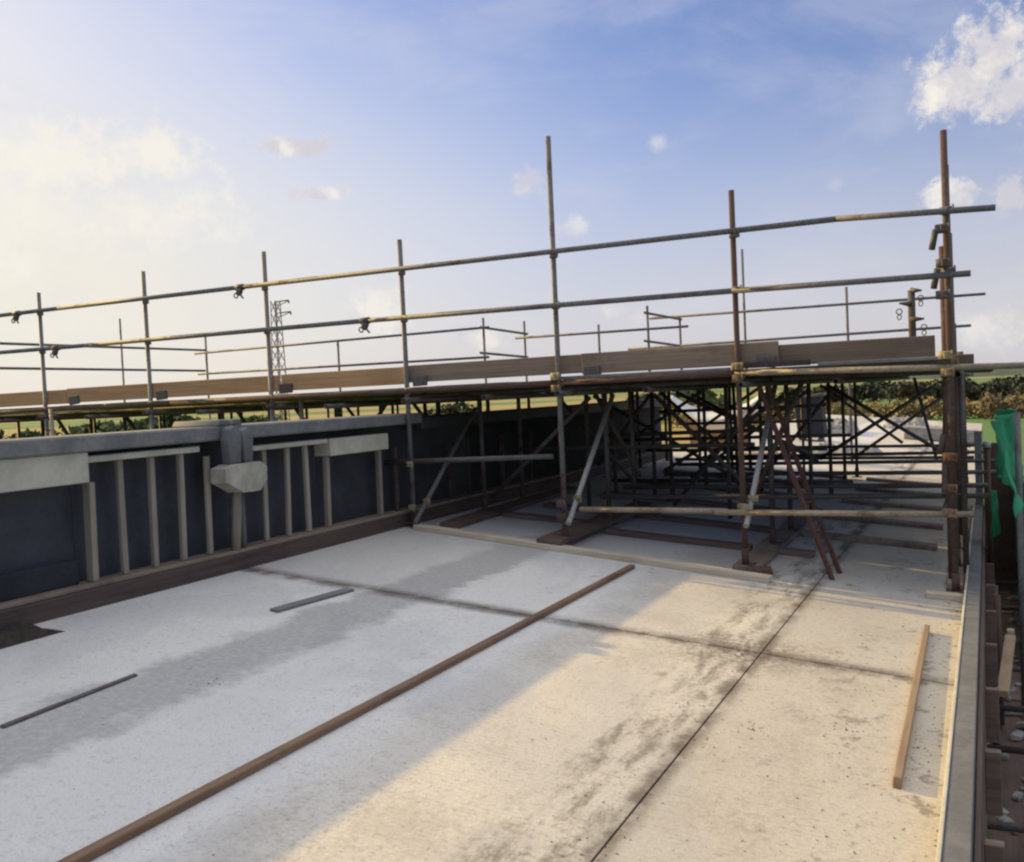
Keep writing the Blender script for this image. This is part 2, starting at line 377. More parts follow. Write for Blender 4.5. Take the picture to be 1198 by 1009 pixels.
# pale block hung in a sleeve over the top rail
br = empty('hanging_block', 'pale chamfered block hung in a grey sleeve over the dark wall top', 'block')
bp_ = at(275, 558, 1); yb = 5.79
def rounded(o, w=.018, sub=2):
    b_ = o.modifiers.new('round', 'BEVEL'); b_.width = w; b_.segments = 3; b_.limit_method = 'NONE'
    for f in o.data.polygons: f.use_smooth = True
    return o
blk = MB().prism([(-.225, -.03), (-.225, .075), (-.12, .10), (.15, .10), (.225, .06), (.225, -.04), (.13, -.115), (-.06, -.115), (-.13, -.075)], (-5.20, yb, -.515), (0, 1, 0), (0, 0, 1), (1, 0, 0), .15)
bmesh.ops.triangulate(blk.bm, faces=blk.bm.faces); bmesh.ops.subdivide_edges(blk.bm, edges=blk.bm.edges, cuts=3, use_grid_fill=True)
for v in blk.bm.verts:
    q_ = v.co * 9.0; e_ = 1 if v.co.x > -5.12 else .6
    v.co += Vector((mnoise.noise(q_), mnoise.noise(q_ + Vector((7, 0, 0))), mnoise.noise(q_ + Vector((0, 7, 0))))) * .007 * e_
    if v.co.x > -5.06: v.co.x += .018 * (1 - min(1, (abs(v.co.y - yb) / .22) ** 2))
blk.build('block', M['sack'], br)
for s_, wd, hh in ((-1, .075, .0), (1, .06, -.015)):
    mb = MB()
    mb.prism([(-wd * .8, -.20), (-wd, -.02), (-wd * .7, .06 + hh), (.0, .085 + hh), (wd * .7, .06 + hh), (wd, -.02), (wd * .7, -.20)], (-5.165, yb + s_ * .072, -.21), (0, 1, 0), (0, 0, 1), (1, 0, 0), .085)
    mb.prism([(-wd, .0), (-wd * .6, .045), (wd * .6, .045), (wd, .0)], (-5.64, yb + s_ * .072, -.123), (0, 1, 0), (0, 0, 1), (1, 0, 0), .46)
    rounded(mb.build('sleeve', M['shutter'], br), .009)
MB().tube((-5.20, yb + .05, -.60), (-5.245, yb + .055, -1.084), .036, 12).build('prop', M['upbatten'], br)
MB().tube((-5.24, yb + .13, -.58), (-5.25, yb + .15, -1.084), .026, 12).build('prop', M['shutter'], br)

# soil heaped along the foot of the wall
mb = MB(); bm = mb.bm
def patch(x0, x1, y0, y1, h, nx=40, ny=120, seed=0, mat='soil', name='soil_heap'):
    mb = MB(); G = []
    for j in range(ny + 1):
        row = []
        for i in range(nx + 1):
            u, v = i / nx, j / ny; x = x0 + (x1 - x0) * u; y = y0 + (y1 - y0) * v
            e = min(1, 6 * min(u, 1 - u, v, 1 - v)); n_ = mnoise.fractal(Vector((x * 6, y * 6, seed)), 1, 2, 5)
            hh = h * (min(1, e * 1.4) * (.95 + .6 * n_) - .12)
            row.append(mb.bm.verts.new((x, y, dz(x, hh - .006))))
        G.append(row)
    for j in range(ny):
        for i in range(nx): mb.bm.faces.new((G[j][i], G[j][i + 1], G[j + 1][i + 1], G[j + 1][i])).smooth = True
    return mb.build(name, M[mat])
o = patch(-5.19, -4.93, 2.2, 4.05, .07, seed=4); tag(o, 'dark soil spilt on the deck against the foot of the left wall', 'soil', kind='stuff')

# ------------------------------------------------------------------ the scaffold
sc_ = empty('scaffold', 'tube and clamp scaffold carrying a boarded platform across the whole bridge deck', 'scaffold')
def tube(name, p0, p1, mat, parent=sc_, r=TR, n=12): return MB().hollow(p0, p1, r, n).build(name, M[mat], parent)
def clamp(p, parent, axis='z', mat='clamp', s=1.0):
    p = Vector(p); mb = MB(); a = {'x': Vector((1, 0, 0)), 'y': Vector((0, 1, 0)), 'z': Vector((0, 0, 1))}[axis]
    mb.tube(p - a * .027 * s, p + a * .027 * s, .036 * s, 10)
    q = Vector((.03, -.035, 0)) if axis == 'z' else Vector((.0, -.04, .02))
    mb.box(p + q, (.05 * s, .045 * s, .05 * s), Matrix.Rotation(random.uniform(-.3, .3), 3, 'Z'), .006)
    mb.tube(p + q + Vector((.0, -.055, .01)), p + q + Vector((.0, .02, .01)), .009, 6)
    mb.tube(p + q + Vector((.03, -.03, .035)), p + q + Vector((.03, -.03, -.035)), .008, 6)
    return mb.build('coupler', M[mat], parent)
COLX = [-13.5, -11.9, -10.28, -8.55, -6.84, -5.14, -3.52, -1.88, -.26]
ROWY = [8.28, 9.45, 10.35, 11.75, 13.3, 14.8, 16.2]
TOPZ = {-13.5: 1.6, -11.9: 1.55, -10.28: 1.51, -8.55: 1.60, -6.84: 1.64, -5.14: 1.58, -3.52: 2.33, -1.88: 1.63, -.26: 1.87}
FMAT = {-3.52: 'galv', -1.88: 'rust', -.26: 'rust', -5.14: 'galv'}
front = {}
for x in COLX:
    for r, y in enumerate(ROWY):
        on = x > -5.5
        xx = x if (r == 0 or x < -5.5) else (-4.95 if x == -5.14 else x)
        jx, jy = random.uniform(-.01, .01), random.uniform(-.06, .06)
        if r == 0:
            top, jx, jy = TOPZ[x], 0, 0
        elif x == -.26: top = [0, 2.05, 2.0, 1.55, .1, .1, .1][r]
        else: top = random.uniform(-.02, .05)
        if x == -.26 and r: jx = -.02 * min(r, 3)
        zb = dz(xx, .045) if on else -5.99
        if r == 0 and x == -3.52: zb = dz(xx, .05)
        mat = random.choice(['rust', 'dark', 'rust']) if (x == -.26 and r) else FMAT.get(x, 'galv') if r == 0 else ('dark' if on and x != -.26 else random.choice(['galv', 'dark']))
        if r == 0 and x == -1.88:                                     # painted halves: rusty red standard
            mat = 'rust'
        lx = random.uniform(-.012, .012)
        p = tube('post', (xx + jx, y + jy, zb), (xx + jx + lx, y + jy, top), mat)
        if r == 0: front[x] = p
        if on:
            MB().box((xx + jx, y + jy, zb - .002), (.15, .15, .008), None, .002).tube((xx + jx, y + jy, zb), (xx + jx, y + jy, zb + .14), .031, 10).build('base_plate', M['rust'], p)
        if r == 0:
            for z in (1.262, .80, .10): clamp((xx, y, z), p, 'z', 'clamp' if z < .5 else 'galv')
        elif x == -.26:
            for z in (.1, -1.05): clamp((xx + jx, y + jy, z), p, 'z', 'rust')
        elif on and r < 3: clamp((xx + jx, y + jy, .04), p, 'z', 'dark')
for x, y in ((-4.3, 10.95), (-4.3, 11.75), (-4.55, 13.3), (-4.7, 14.8), (-2.7, 11.0), (-2.7, 11.75), (-2.75, 13.3), (-2.7, 16.2), (-4.1, 15.6), (-3.1, 15.2), (-3.9, 12.4), (-3.2, 13.9), (-2.3, 12.3)):
    if True:
        yy = y + random.uniform(-.5, .5); xx = x + random.uniform(-.12, .12)
        tube('post', (xx, yy, dz(xx, .005)), (xx + random.uniform(-.02, .02), yy, .02), 'dark')
# a few clamps and clutter on the right-hand posts
for z, mm in ((.16, 'clamp'), (.03, 'clamp'), (-.62, 'rust'), (-.86, 'rust'), (-1.05, 'clamp'), (1.12, 'dark'), (.86, 'dark'), (.62, 'dark')):
    clamp((-.285 + random.uniform(-.02, .01), 8.22, z), front[-.26], 'z', mm, 1.15)
for z in (.16, .05): clamp((-3.53, 8.22, z), front[-3.52], 'z', 'clamp', 1.2)
for z in (.16, .06): clamp((-1.88, 8.22, z), front[-1.88], 'z', 'clamp', 1.2)
for z in (-1.0, -1.12): clamp((-3.53, 8.22, z), front[-3.52], 'z', 'rust', 1.2)
for z in (-1.02,): clamp((-1.88, 8.22, z), front[-1.88], 'z', 'clamp', 1.1)
for z in (-.62, -1.05): clamp((-5.12, 8.22, z), front[-5.14], 'z', 'clamp', 1.0)

for x, y, zt in ((-.305, 8.75, 1.05), (-.33, 9.95, .95), (-.20, 9.1, .2), (-.33, 12.4, .6), (-.30, 11.2, .3), (-.31, 14.0, .1)): tube('post', (x, y, dz(x, .046)), (x, y, zt), random.choice(['rust', 'dark']))
for x, z in ((-.36, 1.08), (-.355, .78), (-.345, -.5)): tube('swivel_tube', (x, 8.30, z - .10), (x + .03, 8.32, z + .05), 'dark')
# guard rails of the front edge, each length sleeved to the next
def rail(name, pts, mat, Y=8.335):
    P = [Vector(p) for p in pts]
    for a, b_ in zip(P, P[1:]):
        d = (b_ - a).normalized() * .002
        tube(name, a + d, b_ - d, mat)
rail('guard_rail', [(-13.7, 8.225, 1.27), (-9.9, 8.225, 1.285), (-7.1, 8.225, 1.288), (-1.05, 8.225, 1.285), (.09, 8.225, 1.235)], 'galv')
rail('guard_rail', [(-13.7, 8.225, .84), (-9.5, 8.225, .82), (-5.55, 8.225, .815), (-1.9, 8.225, .79), (-.09, 8.225, .765)], 'galv')
rail('ledger', [(-13.8, 8.222, .075), (-8.2, 8.222, .098), (-3.5, 8.222, .098), (-1.9, 8.222, .105)], 'rust')
rail('ledger', [(-1.898, 8.222, .105), (.35, 8.222, .05)], 'olive')
for i, (x, z, d) in enumerate(((-10.62, 1.28, 1), (-7.13, 1.288, 1), (-5.56, .815, 1), (-9.98, .822, 1))):   # swivel clamps left hanging on the rails
    mb = MB(); mb.tube((x - .05, 8.225, z), (x + .05, 8.225, z), .034, 10); mb.box((x + .01, 8.2, z - .055), (.06, .05, .07), Matrix.Rotation(.5, 3, 'Y'), .008)
    mb.tube((x + .02, 8.19, z - .07), (x + .075, 8.18, z - .125), .009, 6); mb.ring((x - .03, 8.19, z - .09), .024, .007, (0, 1, .3))
    mb.build('swivel_coupler', M['dark'], sc_)
# low tube across the foot of the scaffold and its short offcut on the left
tube('foot_tube', (-3.34, 8.215, -1.05), (-2.0, 8.215, -1.052), 'olive'); tube('foot_tube', (-2.1, 8.17, -1.058), (-.12, 8.215, -1.06), 'olive')
tube('foot_tube', (-5.45, 8.21, -.60), (-3.6, 8.25, -.57), 'dark')
# ledgers and transoms of the rows behind
for r, y in enumerate(ROWY[1:]):
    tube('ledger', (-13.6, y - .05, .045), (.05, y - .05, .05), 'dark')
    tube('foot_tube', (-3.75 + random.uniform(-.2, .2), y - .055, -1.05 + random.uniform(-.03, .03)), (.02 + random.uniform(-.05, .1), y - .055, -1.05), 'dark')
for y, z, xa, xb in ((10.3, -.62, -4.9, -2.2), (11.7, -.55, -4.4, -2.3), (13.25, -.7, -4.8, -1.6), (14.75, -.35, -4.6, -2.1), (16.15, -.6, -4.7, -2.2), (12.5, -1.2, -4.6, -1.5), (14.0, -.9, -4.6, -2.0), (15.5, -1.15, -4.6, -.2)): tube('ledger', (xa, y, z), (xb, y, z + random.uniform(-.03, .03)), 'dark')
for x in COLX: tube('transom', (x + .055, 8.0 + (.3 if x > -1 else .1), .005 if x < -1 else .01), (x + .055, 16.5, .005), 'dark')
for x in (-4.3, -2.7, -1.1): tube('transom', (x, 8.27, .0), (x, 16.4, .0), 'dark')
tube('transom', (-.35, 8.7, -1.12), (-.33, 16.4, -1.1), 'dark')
# rakers
for a, b_, mm in (((665, 613), (716, 465), 'pale_tube'), ((485, 613), (548, 494), 'galv'), ((873, 616), (906, 455), 'pale_tube')):
    p0, p1 = at(*a, 8.14), at(*b_, 9.36)
    p1 = p1 + (p1 - p0) * (.02 if p1.z > -.1 else .15)
    rk = tube('raker', p0, p1, mm); clamp(p0 + (p1 - p0) * .18, rk, 'z', 'clamp')
# cross braces
def brace(x0, z0, x1, z1, y, mm='dark'): tube('brace', (x0, y, z0), (x1, y, z1), mm)
brace(-1.99, -1.0, -.6, -.12, 13.23); brace(-1.85, -.05, -.45, -.98, 13.17)
brace(-3.6, -1.0, -1.95, -.06, 11.68); brace(-3.4, -.05, -1.8, -.85, 11.62)
brace(-5.0, -.95, -3.5, -.05, 13.23); brace(-3.45, -.95, -3.95, .0, 10.29); brace(-2.0, -1.0, -1.55, .0, 9.39)
brace(-1.0, .0, -.72, -1.25, 16.1); brace(-1.9, -1.2, -.6, -.3, 16.1); brace(-4.9, -.1, -4.0, -1.1, 11.6); brace(-3.9, -.6, -3.0, -.02, 14.7)
brace(-4.9, -1.1, -3.7, -.05, 9.5); brace(-4.7, -.05, -2.6, -1.3, 12.2); brace(-3.9, -1.3, -2.2, -.1, 13.9); brace(-4.2, -.1, -2.3, -1.2, 15.2); brace(-3.3, -1.35, -2.2, -.1, 11.0); brace(-3.3, -.05, -2.2, -1.2, 10.4); brace(-4.6, -.05, -3.4, -1.15, 14.85); brace(-2.9, -1.2, -1.95, -.05, 14.75); brace(-2.4, -.05, -1.2, -1.0, 16.25); brace(-4.3, -1.2, -2.9, -.1, 16.3); brace(-4.8, -1.0, -4.0, -.05, 12.5)
for i in range(6): tube('brace', (-.33, 8.5 + i * 1.45, -.95), (-.33, 9.5 + i * 1.45, -.1), 'rust')
for x in (-12.7, -11.3, -10.0, -8.9, -8.1, -7.2, -6.5, -6.1):
    s_ = random.choice((-1, 1)); yy = random.choice(ROWY[1:4])
    tube('brace', (x - .5 * s_, yy + .06, -1.0), (x + .35 * s_, yy + .06, .04), 'dark')
for x in (-12.6, -11.05, -9.4, -7.7, -6.0): tube('transom', (x, 8.1, -.02), (x, 16.3, -.02), 'dark')
for x, y in ((-10.1, 8.2), (-6.62, 8.5), (-7.7, 9.3), (-6.1, 10.2), (-9.4, 10.3), (-11.0, 11)): tube('post', (x, y, -5.99), (x, y, .1), 'olive' if y < 9 else 'dark')
# toe boards clipped along the front edge
def toe(x0, x1, z, h, mat, y=8.315): MB().box(((x0 + x1) / 2, y, z), (x1 - x0, .038, h), Matrix.Rotation(random.uniform(-.002, .002), 3, 'Y'), .004).build('toe_board', M[mat], sc_)
toe(-13.8, -9.93, .238, .17, 'toe_warm'); toe(-9.925, -6.75, .248, .172, 'toe_warm'); toe(-6.71, -5.17, .252, .172, 'toe_warm', 8.322)
toe(-5.22, -3.28, .265, .17, 'toe', 8.36); toe(-3.30, -1.55, .262, .185, 'toe', 8.32); toe(-1.58, -.36, .235, .175, 'toe', 8.36)
MB().box((-.16, 8.52, .105), (.14, .038, .12), None, .004).build('toe_board', M['toe'], sc_)
for x in (-9.9, -8.5, -6.74, -5.1, -3.3, -1.75): MB().box((x + .1, 8.29, .19), (.16, .03, .10), Matrix.Rotation(random.uniform(-.1, .1), 3, 'Y'), .006).build('board_clip', M['dark'], sc_)
# platform boards lying on the transoms, one mesh per bay and gang of boards
def gang(x0, x1, y0, y1, mat='deckboard', gaps=()):
    mb = MB(); y = y0
    while y < y1 - .05:
        w = .222
        z = .115 + random.uniform(-.004, .004)
        if not any(abs(y + w / 2 - g) < w / 2 for g in gaps):
            mb.box(((x0 + x1) / 2, y + w / 2, z), (x1 - x0 - .008, w, .038), None, .004)
        else:
            g = [q for q in gaps if abs(y + w / 2 - q) < w / 2][0]
            a = max(.02, (g - .035) - y); c = max(.02, y + w - (g + .035))
            mb.box(((x0 + x1) / 2, y + a / 2, z), (x1 - x0 - .008, a, .038), None, .004)
            mb.box(((x0 + x1) / 2, y + w - c / 2, z), (x1 - x0 - .008, c, .038), None, .004)
        y += w + .0015
    return mb.build('platform_deck', M[mat], sc_)
for x0, x1 in ((-13.8, -11.9), (-11.9, -10.2), (-10.2, -8.5), (-8.5, -6.8), (-6.8, -5.15), (-5.15, -4.9), (-4.9, -4.1), (-4.1, -3.5), (-3.5, -1.9), (-1.9, -.2)):
    for y0, y1 in ((8.40, 10.4), (10.42, 12.6), (12.62, 14.6), (14.62, 16.5)):
        gang(x0, x1, y0, y1, gaps=(9.63, 10.978) if x0 == -4.9 else ())
MB().box((-2.72, 8.27, .142), (1.55, .05, .03), None, .004).build('edge_batten', M['cap'], sc_)
MB().box((-.78, 8.27, .142), (.9, .05, .028), None, .004).build('edge_batten', M['cap'], sc_)
MB().box((-1.6, 8.262, .165), (.62, .03, .05), None, .004).build('edge_batten', M['sill'], sc_)

# ------------------------------------------------------------------ guard rails of the far edge, three sections with returns
def far_section(label, Y, posts, rails, returns=(), mat='galv', side=None):
    t_ = empty('guard_rail_frame', label, 'guard rail', 'guard rails along the far edge of the platform')
    for px, py, pb in posts:
        a = at(px, py, Y); b_ = at(px, pb, Y)
        zb = dz(a.x, .0) if -5.6 < a.x < -.2 else (-5.99)
        if -5.9 < a.x < -5.0: zb = -.17
        p = MB().hollow((a.x, Y, zb), (a.x, Y, a.z), TR).build('post', M[mat], t_)
    for (x0, y0), (x1, y1) in rails:
        a, b_ = at(x0, y0, Y - .055), at(x1, y1, Y - .055)
        MB().hollow(a, b_, TR).build('rail', M[mat], t_)
    for (x0, y0, ya), (x1, y1, yb_) in returns:
        MB().hollow(at(x0, y0, ya), at(x1, y1, yb_), TR).build('return_rail', M[mat], t_)
    return t_
t1 = far_section('far guard rail on the left, in front of the lattice mast', 16.45,
    [(140, 373, 470), (240, 392, 470), (395, 398, 470), (565, 372, 450)],
    [((228, 414), (572, 383)), ((232, 438), (572, 418))],
    [((0, 402, 11.4), (240, 410, 16.4)), ((0, 431, 11.4), (240, 434, 16.4)), ((562, 383, 16.4), (617, 391, 17.7)), ((562, 413, 16.4), (617, 418, 17.7))])
t2 = far_section('far guard rail of the middle with its rail ends overlapping both neighbours', 17.7,
    [(613, 376, 450), (700, 380, 440), (757, 358, 440)],
    [((603, 396), (805, 382)), ((605, 422), (735, 414))],
    [((754, 366, 17.64), (797, 374, 18.7)), ((754, 399, 17.64), (797, 405, 18.7))])
t3 = far_section('far guard rail on the right with one tall thin post behind the rusty front post', 18.7,
    [(795, 371, 430), (868, 292, 430), (990, 336, 420)],
    [((760, 373), (1153, 344)), ((735, 409), (1136, 381))])

# hooked post with rings standing on the platform
hk = empty('hooked_post', 'short steel post with three pointed arms and hanging rings above the platform', 'post')
pa, pb = at(1066, 340, 13.6), at(1067, 402, 13.6)
MB().tube((pa.x, 13.6, .137), (pa.x, 13.6, pa.z), .045, 12).build('post', M['dark'], hk)
for (x0, y0, x1, y1, rx, ry) in ((1066, 340, 1078, 340, 1077, 349), (1066, 356, 1052, 355, 1052, 365), (1066, 374, 1081, 373, 1081, 383)):
    a, b_, c_ = at(x0, y0, 13.58), at(x1, y1, 13.52), at(rx, ry, 13.52)
    MB().tube(a, b_, .04, 8, .012).build('arm', M['dark'], hk)
    MB().ring(c_, .034, .007, (0, 1, .15), 16, 6, (1, 2.4) if False else (1.0, 1.0)).ring(c_ - Vector((0, 0, .07)), .03, .007, (.6, 1, 0), 14, 6).build('ring', M['dark'], hk)

# ------------------------------------------------------------------ ladder
ld = empty('ladder', 'narrow red steel ladder leaning from the deck up under the platform', 'ladder')
f0, f1 = ondeck(974, 679), ondeck(986, 672); f1.y = f0.y + .30; f1.x = f0.x + .02; f1.z = dz(f1.x); f0.z = dz(f0.x)
up = Vector((-.62, .42, 0)); top0 = Vector((f0.x + up.x, f0.y + up.y, -.02)); top1 = Vector((f1.x + up.x, f1.y + up.y, -.02))
MB().beam(f0, top0, .026, .045, .005).build('stile', M['red'], ld); MB().beam(f1, top1, .026, .045, .005).build('stile', M['red'], ld)
for i in range(1, 8):
    q = i / 8; MB().tube(f0.lerp(top0, q), f1.lerp(top1, q), .013, 8).build('rung', M['red'], ld)

# ------------------------------------------------------------------ timbers on the deck
def board(name, p0, p1, w, h, mat, label, cat='board', group=None, lift=0.0, bev=.004):
    p0, p1 = Vector(p0), Vector(p1)
    a = Vector((p0.x, p0.y, dz(p0.x, h / 2 + .001 + lift))); b_ = Vector((p1.x, p1.y, dz(p1.x, h / 2 + .001 + lift)))
    d = (b_ - a).normalized(); n_ = Vector((-SL, 0, 1)).normalized(); up_ = (n_ - d * n_.dot(d)).normalized()
    mb = MB(); mb.beam(a, b_, w, h, bev, up=up_)
    o = mb.build(name, M[mat]); return tag(o, label, cat, group)
board('timber_strip', (-2.70, 7.74, 0), (-2.75, .4, 0), .048, .032, 'strip', 'long thin brown timber strip lying lengthwise on the shaded half of the deck', 'timber')
board('plank', (-5.05, 8.17, 0), (-1.60, 7.90, 0), .105, .05, 'palewood', 'pale plank lying across the deck in front of the scaffold posts', 'plank')
board('batten', (-.405, 7.02, 0), (-.38, 4.28, 0), .036, .05, 'batten', 'tan batten lying along the right edge of the deck', 'batten')
G = 'sole boards under the scaffold'
board('sole_board', (-3.58, 8.02, 0), (-3.60, 10.9, 0), .24, .045, 'sole_x', 'dark weathered board lying lengthwise with its end over the pale plank', 'board', G, .05)
board('sole_board', (-1.86, 8.18, 0), (-1.92, 12.2, 0), .22, .045, 'sole_y', 'pale board lying lengthwise behind the rusty post with the square foot', 'board', G)
board('sole_board', (-4.84, 8.45, 0), (-4.95, 11.9, 0), .22, .045, 'sole_x', 'short brown board beside the foot of the left raking tube', 'board', G)
board('sole_board', (-4.7, 9.42, 0), (-3.74, 9.50, 0), .15, .045, 'sole_x', 'reddish board lying crosswise in front of the dark wall', 'board', G)
board('sole_board', (-3.44, 9.14, 0), (-2.02, 9.17, 0), .13, .05, 'sole_x', 'brown timber lying crosswise between the two lengthwise boards', 'board', G)
board('sole_board', (-1.78, 9.2, 0), (-1.46, 9.21, 0), .15, .05, 'sole_x', 'short timber end poking out beside the pale lengthwise board', 'board', G)
k = 0
words = ['second', 'third', 'fourth', 'fifth', 'sixth', 'seventh']
for y in ROWY[2:]:
    board('sole_board', (-4.6 + random.uniform(-.2, .2), y + .02, 0), (-2.05, y - .02 + random.uniform(-.06, .06), 0), .19, .045, 'sole_x', '%s row of crosswise boards, on its left, in the dark under the platform' % words[k], 'board', G)
    board('sole_board', (-1.74, y, 0), (-.48, y + .03, 0), .19, .045, 'sole_y', '%s row of crosswise boards, on its right, in the dark under the platform' % words[k], 'board', G)
    k += 1
board('sole_board', (-.275, 8.55, 0), (-.27, 16.3, 0), .12, .045, 'sole_y', 'long pale board under the posts along the right edge of the deck', 'board', G)
board('timber_block', (-.47, 8.12, 0), (-.21, 8.17, 0), .10, .045, 'palewood', 'small pale timber block under the foot of the rightmost front post', 'block')
board('metal_strip', (-3.95, 2.85, 0), (-4.0, 3.66, 0), .028, .012, 'dark', 'dark metal strip on the deck, nearer of the two by the left wall', 'metal strip')
board('metal_strip', (-4.22, 5.02, 0), (-4.15, 5.78, 0), .075, .018, 'shutter', 'wide dark metal strip on the deck, farther of the two by the left wall', 'metal strip')
o = MB().box((-1.74, 8.16, dz(-1.74, .03)), (.20, .17, .05), Matrix.Rotation(.25, 3, 'Z'), .01).build('foot_block', M['rust']); tag(o, 'rusty square steel block at the foot of the rusty front post', 'block')

# ------------------------------------------------------------------ edge shutter on the right and what hangs outside it
sh = empty('edge_shutter', 'low dark grey edge shutter along the right side of the deck', 'kerb')
MB().box((-.188, 5.0, dz(-.19, .03)), (.016, 18.0, .17), None, .003).build('lit_lining', M['fascia'], sh)  # pale inner face, its sunlit edge put into the colour
MB().box((-.134, 5.0, dz(-.13, .02)), (.09, 18.0, .19), None, .004).build('top_board', M['shutter'], sh)
MB().box((-.075, 5.0, dz(0, -.42)), (.022, 18.0, .95), None, .003).build('backing', M['browply'], sh)
for i in range(18):
    MB().box((-.022, -3 + i * 1.0, dz(0, -.16)), (.07, .05, .30), None, .004).build('stud', M['sole_x'], sh)
gp = empty('shutter_panel', 'tall grey shutter panel with brown backing standing at the deck edge behind the scaffold', 'panel')
MB().box((-.125, 13.5, -1.22), (.085, .12, 1.04), None, .004).build('face', M['cap'], gp)
MB().box((.11, 13.5, -1.78), (.37, .08, 1.86), None, .004).build('backing', M['browply'], gp)
# outer access staging below deck level
st = empty('staging', 'narrow brown boarded staging hung below the right edge of the deck', 'staging')
for i, x in enumerate((.06, .30, .54, .78, 1.02, 1.26)):
    for y0, y1 in ((1.0, 4.95), (5.0, 8.9), (8.95, 12.9), (12.95, 17.0)):
        MB().box((x, (y0 + y1) / 2, -2.70 + random.uniform(-.008, .008)), (.2385, y1 - y0, .038), None, .003).build('board', M['browply'] if (i + int(y0)) % 4 else M['sole_x'], st)
for y in (2.0, 4.6, 5.95, 7.2, 8.1, 9.2, 10.2, 11.6, 13.0, 15.0):
    MB().hollow((-.08, y, -2.50), (1.3, y, -2.48), TR).build('bracket_tube', M[random.choice(['galv', 'dark', 'olive'])], st)
    if y > 6.5: MB().hollow((.02 + random.uniform(-.05, .05), y + .1, -2.66), (.0 + random.uniform(-.05, .05), y + .1, random.uniform(-1.9, -1.2)), TR).build('post', M[random.choice(['galv', 'rust', 'dark'])], st)
for y in (4.0, 7.0, 10.5, 14.0, 17.0): MB().hollow((1.22, y, -6), (1.22, y, -.8), TR).build('post', M['galv'], st)
for z in (-1.6, -1.1): MB().hollow((1.18, 1.0, z), (1.18, 17.2, z), TR).build('guard_rail', M['galv'], st)
a, b_ = at(1182, 746, 8.0), at(1173, 812, 6.9)
o = MB().beam(a, b_, .07, .045, .004).build('timber_offcut', M['batten']); tag(o, 'short tan timber offcut propped in the staging right of the deck', 'timber')
MB().box((a + (a - b_) * .06), (.05, .06, .08), None, .004).build('end_grain', M['palewood'], o)
op = empty('edge_post', 'thin upright tube with a pale cap outside the right edge of the deck', 'post')
a, b_ = at(1155, 520, 10.6), at(1156, 606, 10.6)
MB().hollow((a.x, 10.6, -2.66), (a.x, 10.6, a.z), TR).build('tube', M['rust'], op); MB().tube((a.x, 10.6, a.z - .03), (a.x, 10.6, a.z + .03), .035, 10).build('cap', M['block'], op)
# netting bunched over the outer tubes
def netting(y0, y1, x0, top, bot, amp, seed, label):
    mb = MB(); n1, n2 = 46, 40; Gd = []
    for j in range(n1 + 1):
        v = j / n1; y = y0 + (y1 - y0) * v; row = []
        tp = top + .16 * mnoise.noise(Vector((y * 1.7, seed, 0)))
        bt = bot + .35 * mnoise.noise(Vector((y * 1.3, seed + 5, 0)))
        for i in range(n2 + 1):
            u = i / n2; z = tp + (bt - tp) * u
            x = x0 + amp * mnoise.fractal(Vector((y * 2.6, z * 1.1, seed)), 1, 2, 4) + .03 * mnoise.noise(Vector((y * 11, z * 5, seed))) + .03 * math.sin(y * 17 + 3 * mnoise.noise(Vector((z, y, seed))))
            row.append(mb.bm.verts.new((x, y, z)))
        Gd.append(row)
    for j in range(n1):
        for i in range(n2): mb.bm.faces.new((Gd[j][i], Gd[j][i + 1], Gd[j + 1][i + 1], Gd[j + 1][i])).smooth = True
    o = mb.build('netting', M['net']); so = o.modifiers.new('thick', 'SOLIDIFY'); so.thickness = .004
    return tag(o, label, 'netting')
netting(8.3, 10.0, .16, -.33, -.98, .15, 3, 'bright green netting bunched over a tube right of the shutter panel')
netting(9.8, 16.8, .30, -1.05, -3.2, .06, 7, 'dull green netting hung down outside the staging on the right')
netting(10.2, 10.6, .03, -1.15, -1.6, .05, 12, 'small green scrap of netting low between the staging posts')
o = MB().hollow((.2, 8.55, -2.66), (.2, 8.55, -.31), TR).build('net_post', M['galv']); tag(o, 'upright tube carrying the bright green netting', 'post')
# litter on the staging
mb = MB()
for i in range(110):
    y = random.uniform(5.0, 13.0); x = random.uniform(-.03, .5); s_ = random.uniform(.02, .08)
    mb.box((x, y, -2.68 + s_ * .3), (s_ * random.uniform(.5, 2), s_ * random.uniform(.5, 2.5), s_ * .6), Matrix.Rotation(random.uniform(0, 3), 3, 'Z') @ Matrix.Rotation(random.uniform(-.4, .4), 3, 'X'), s_ * .1)
tag(mb.build('site_litter', M['rubble']), 'offcuts and rubble scattered over the staging', 'rubble', kind='stuff')

# ------------------------------------------------------------------ things on the far deck
tp = empty('white_sheeting', 'white sheeting sagging in a deep curve beyond the scaffold', 'sheeting')
P0, P1 = at(786, 462, 19.2), at(905, 448, 19.2); mb = MB(); Gd = []
for i in range(41):
    u = i / 40; x = P0.x + (P1.x - P0.x) * u; sag = 4 * u * (1 - u)
    ztop = P0.z + (P1.z - P0.z) * u - .42 * sag; h_ = .16 + .24 * sag
    row = []
    for j in range(11):
        v = j / 10
        row.append(mb.bm.verts.new((x, 19.2 - .35 * math.sin(v * math.pi) * (.4 + sag) + .03 * mnoise.noise(Vector((x * 5, v * 4, 0))), ztop - h_ * v)))
    Gd.append(row)
for i in range(40):
    for j in range(10): mb.bm.faces.new((Gd[i][j], Gd[i + 1][j], Gd[i + 1][j + 1], Gd[i][j + 1])).smooth = True
o = mb.build('sheet', M['tarp'], tp); so = o.modifiers.new('thick', 'SOLIDIFY'); so.thickness = .01
for P in (P0, P1): MB().hollow((P.x, 19.2, dz(P.x) if P.x > -5.7 else -.17), (P.x, 19.2, P.z + .05), TR).build('pole', M['dark'], tp)
a = ondeck(790, 535)
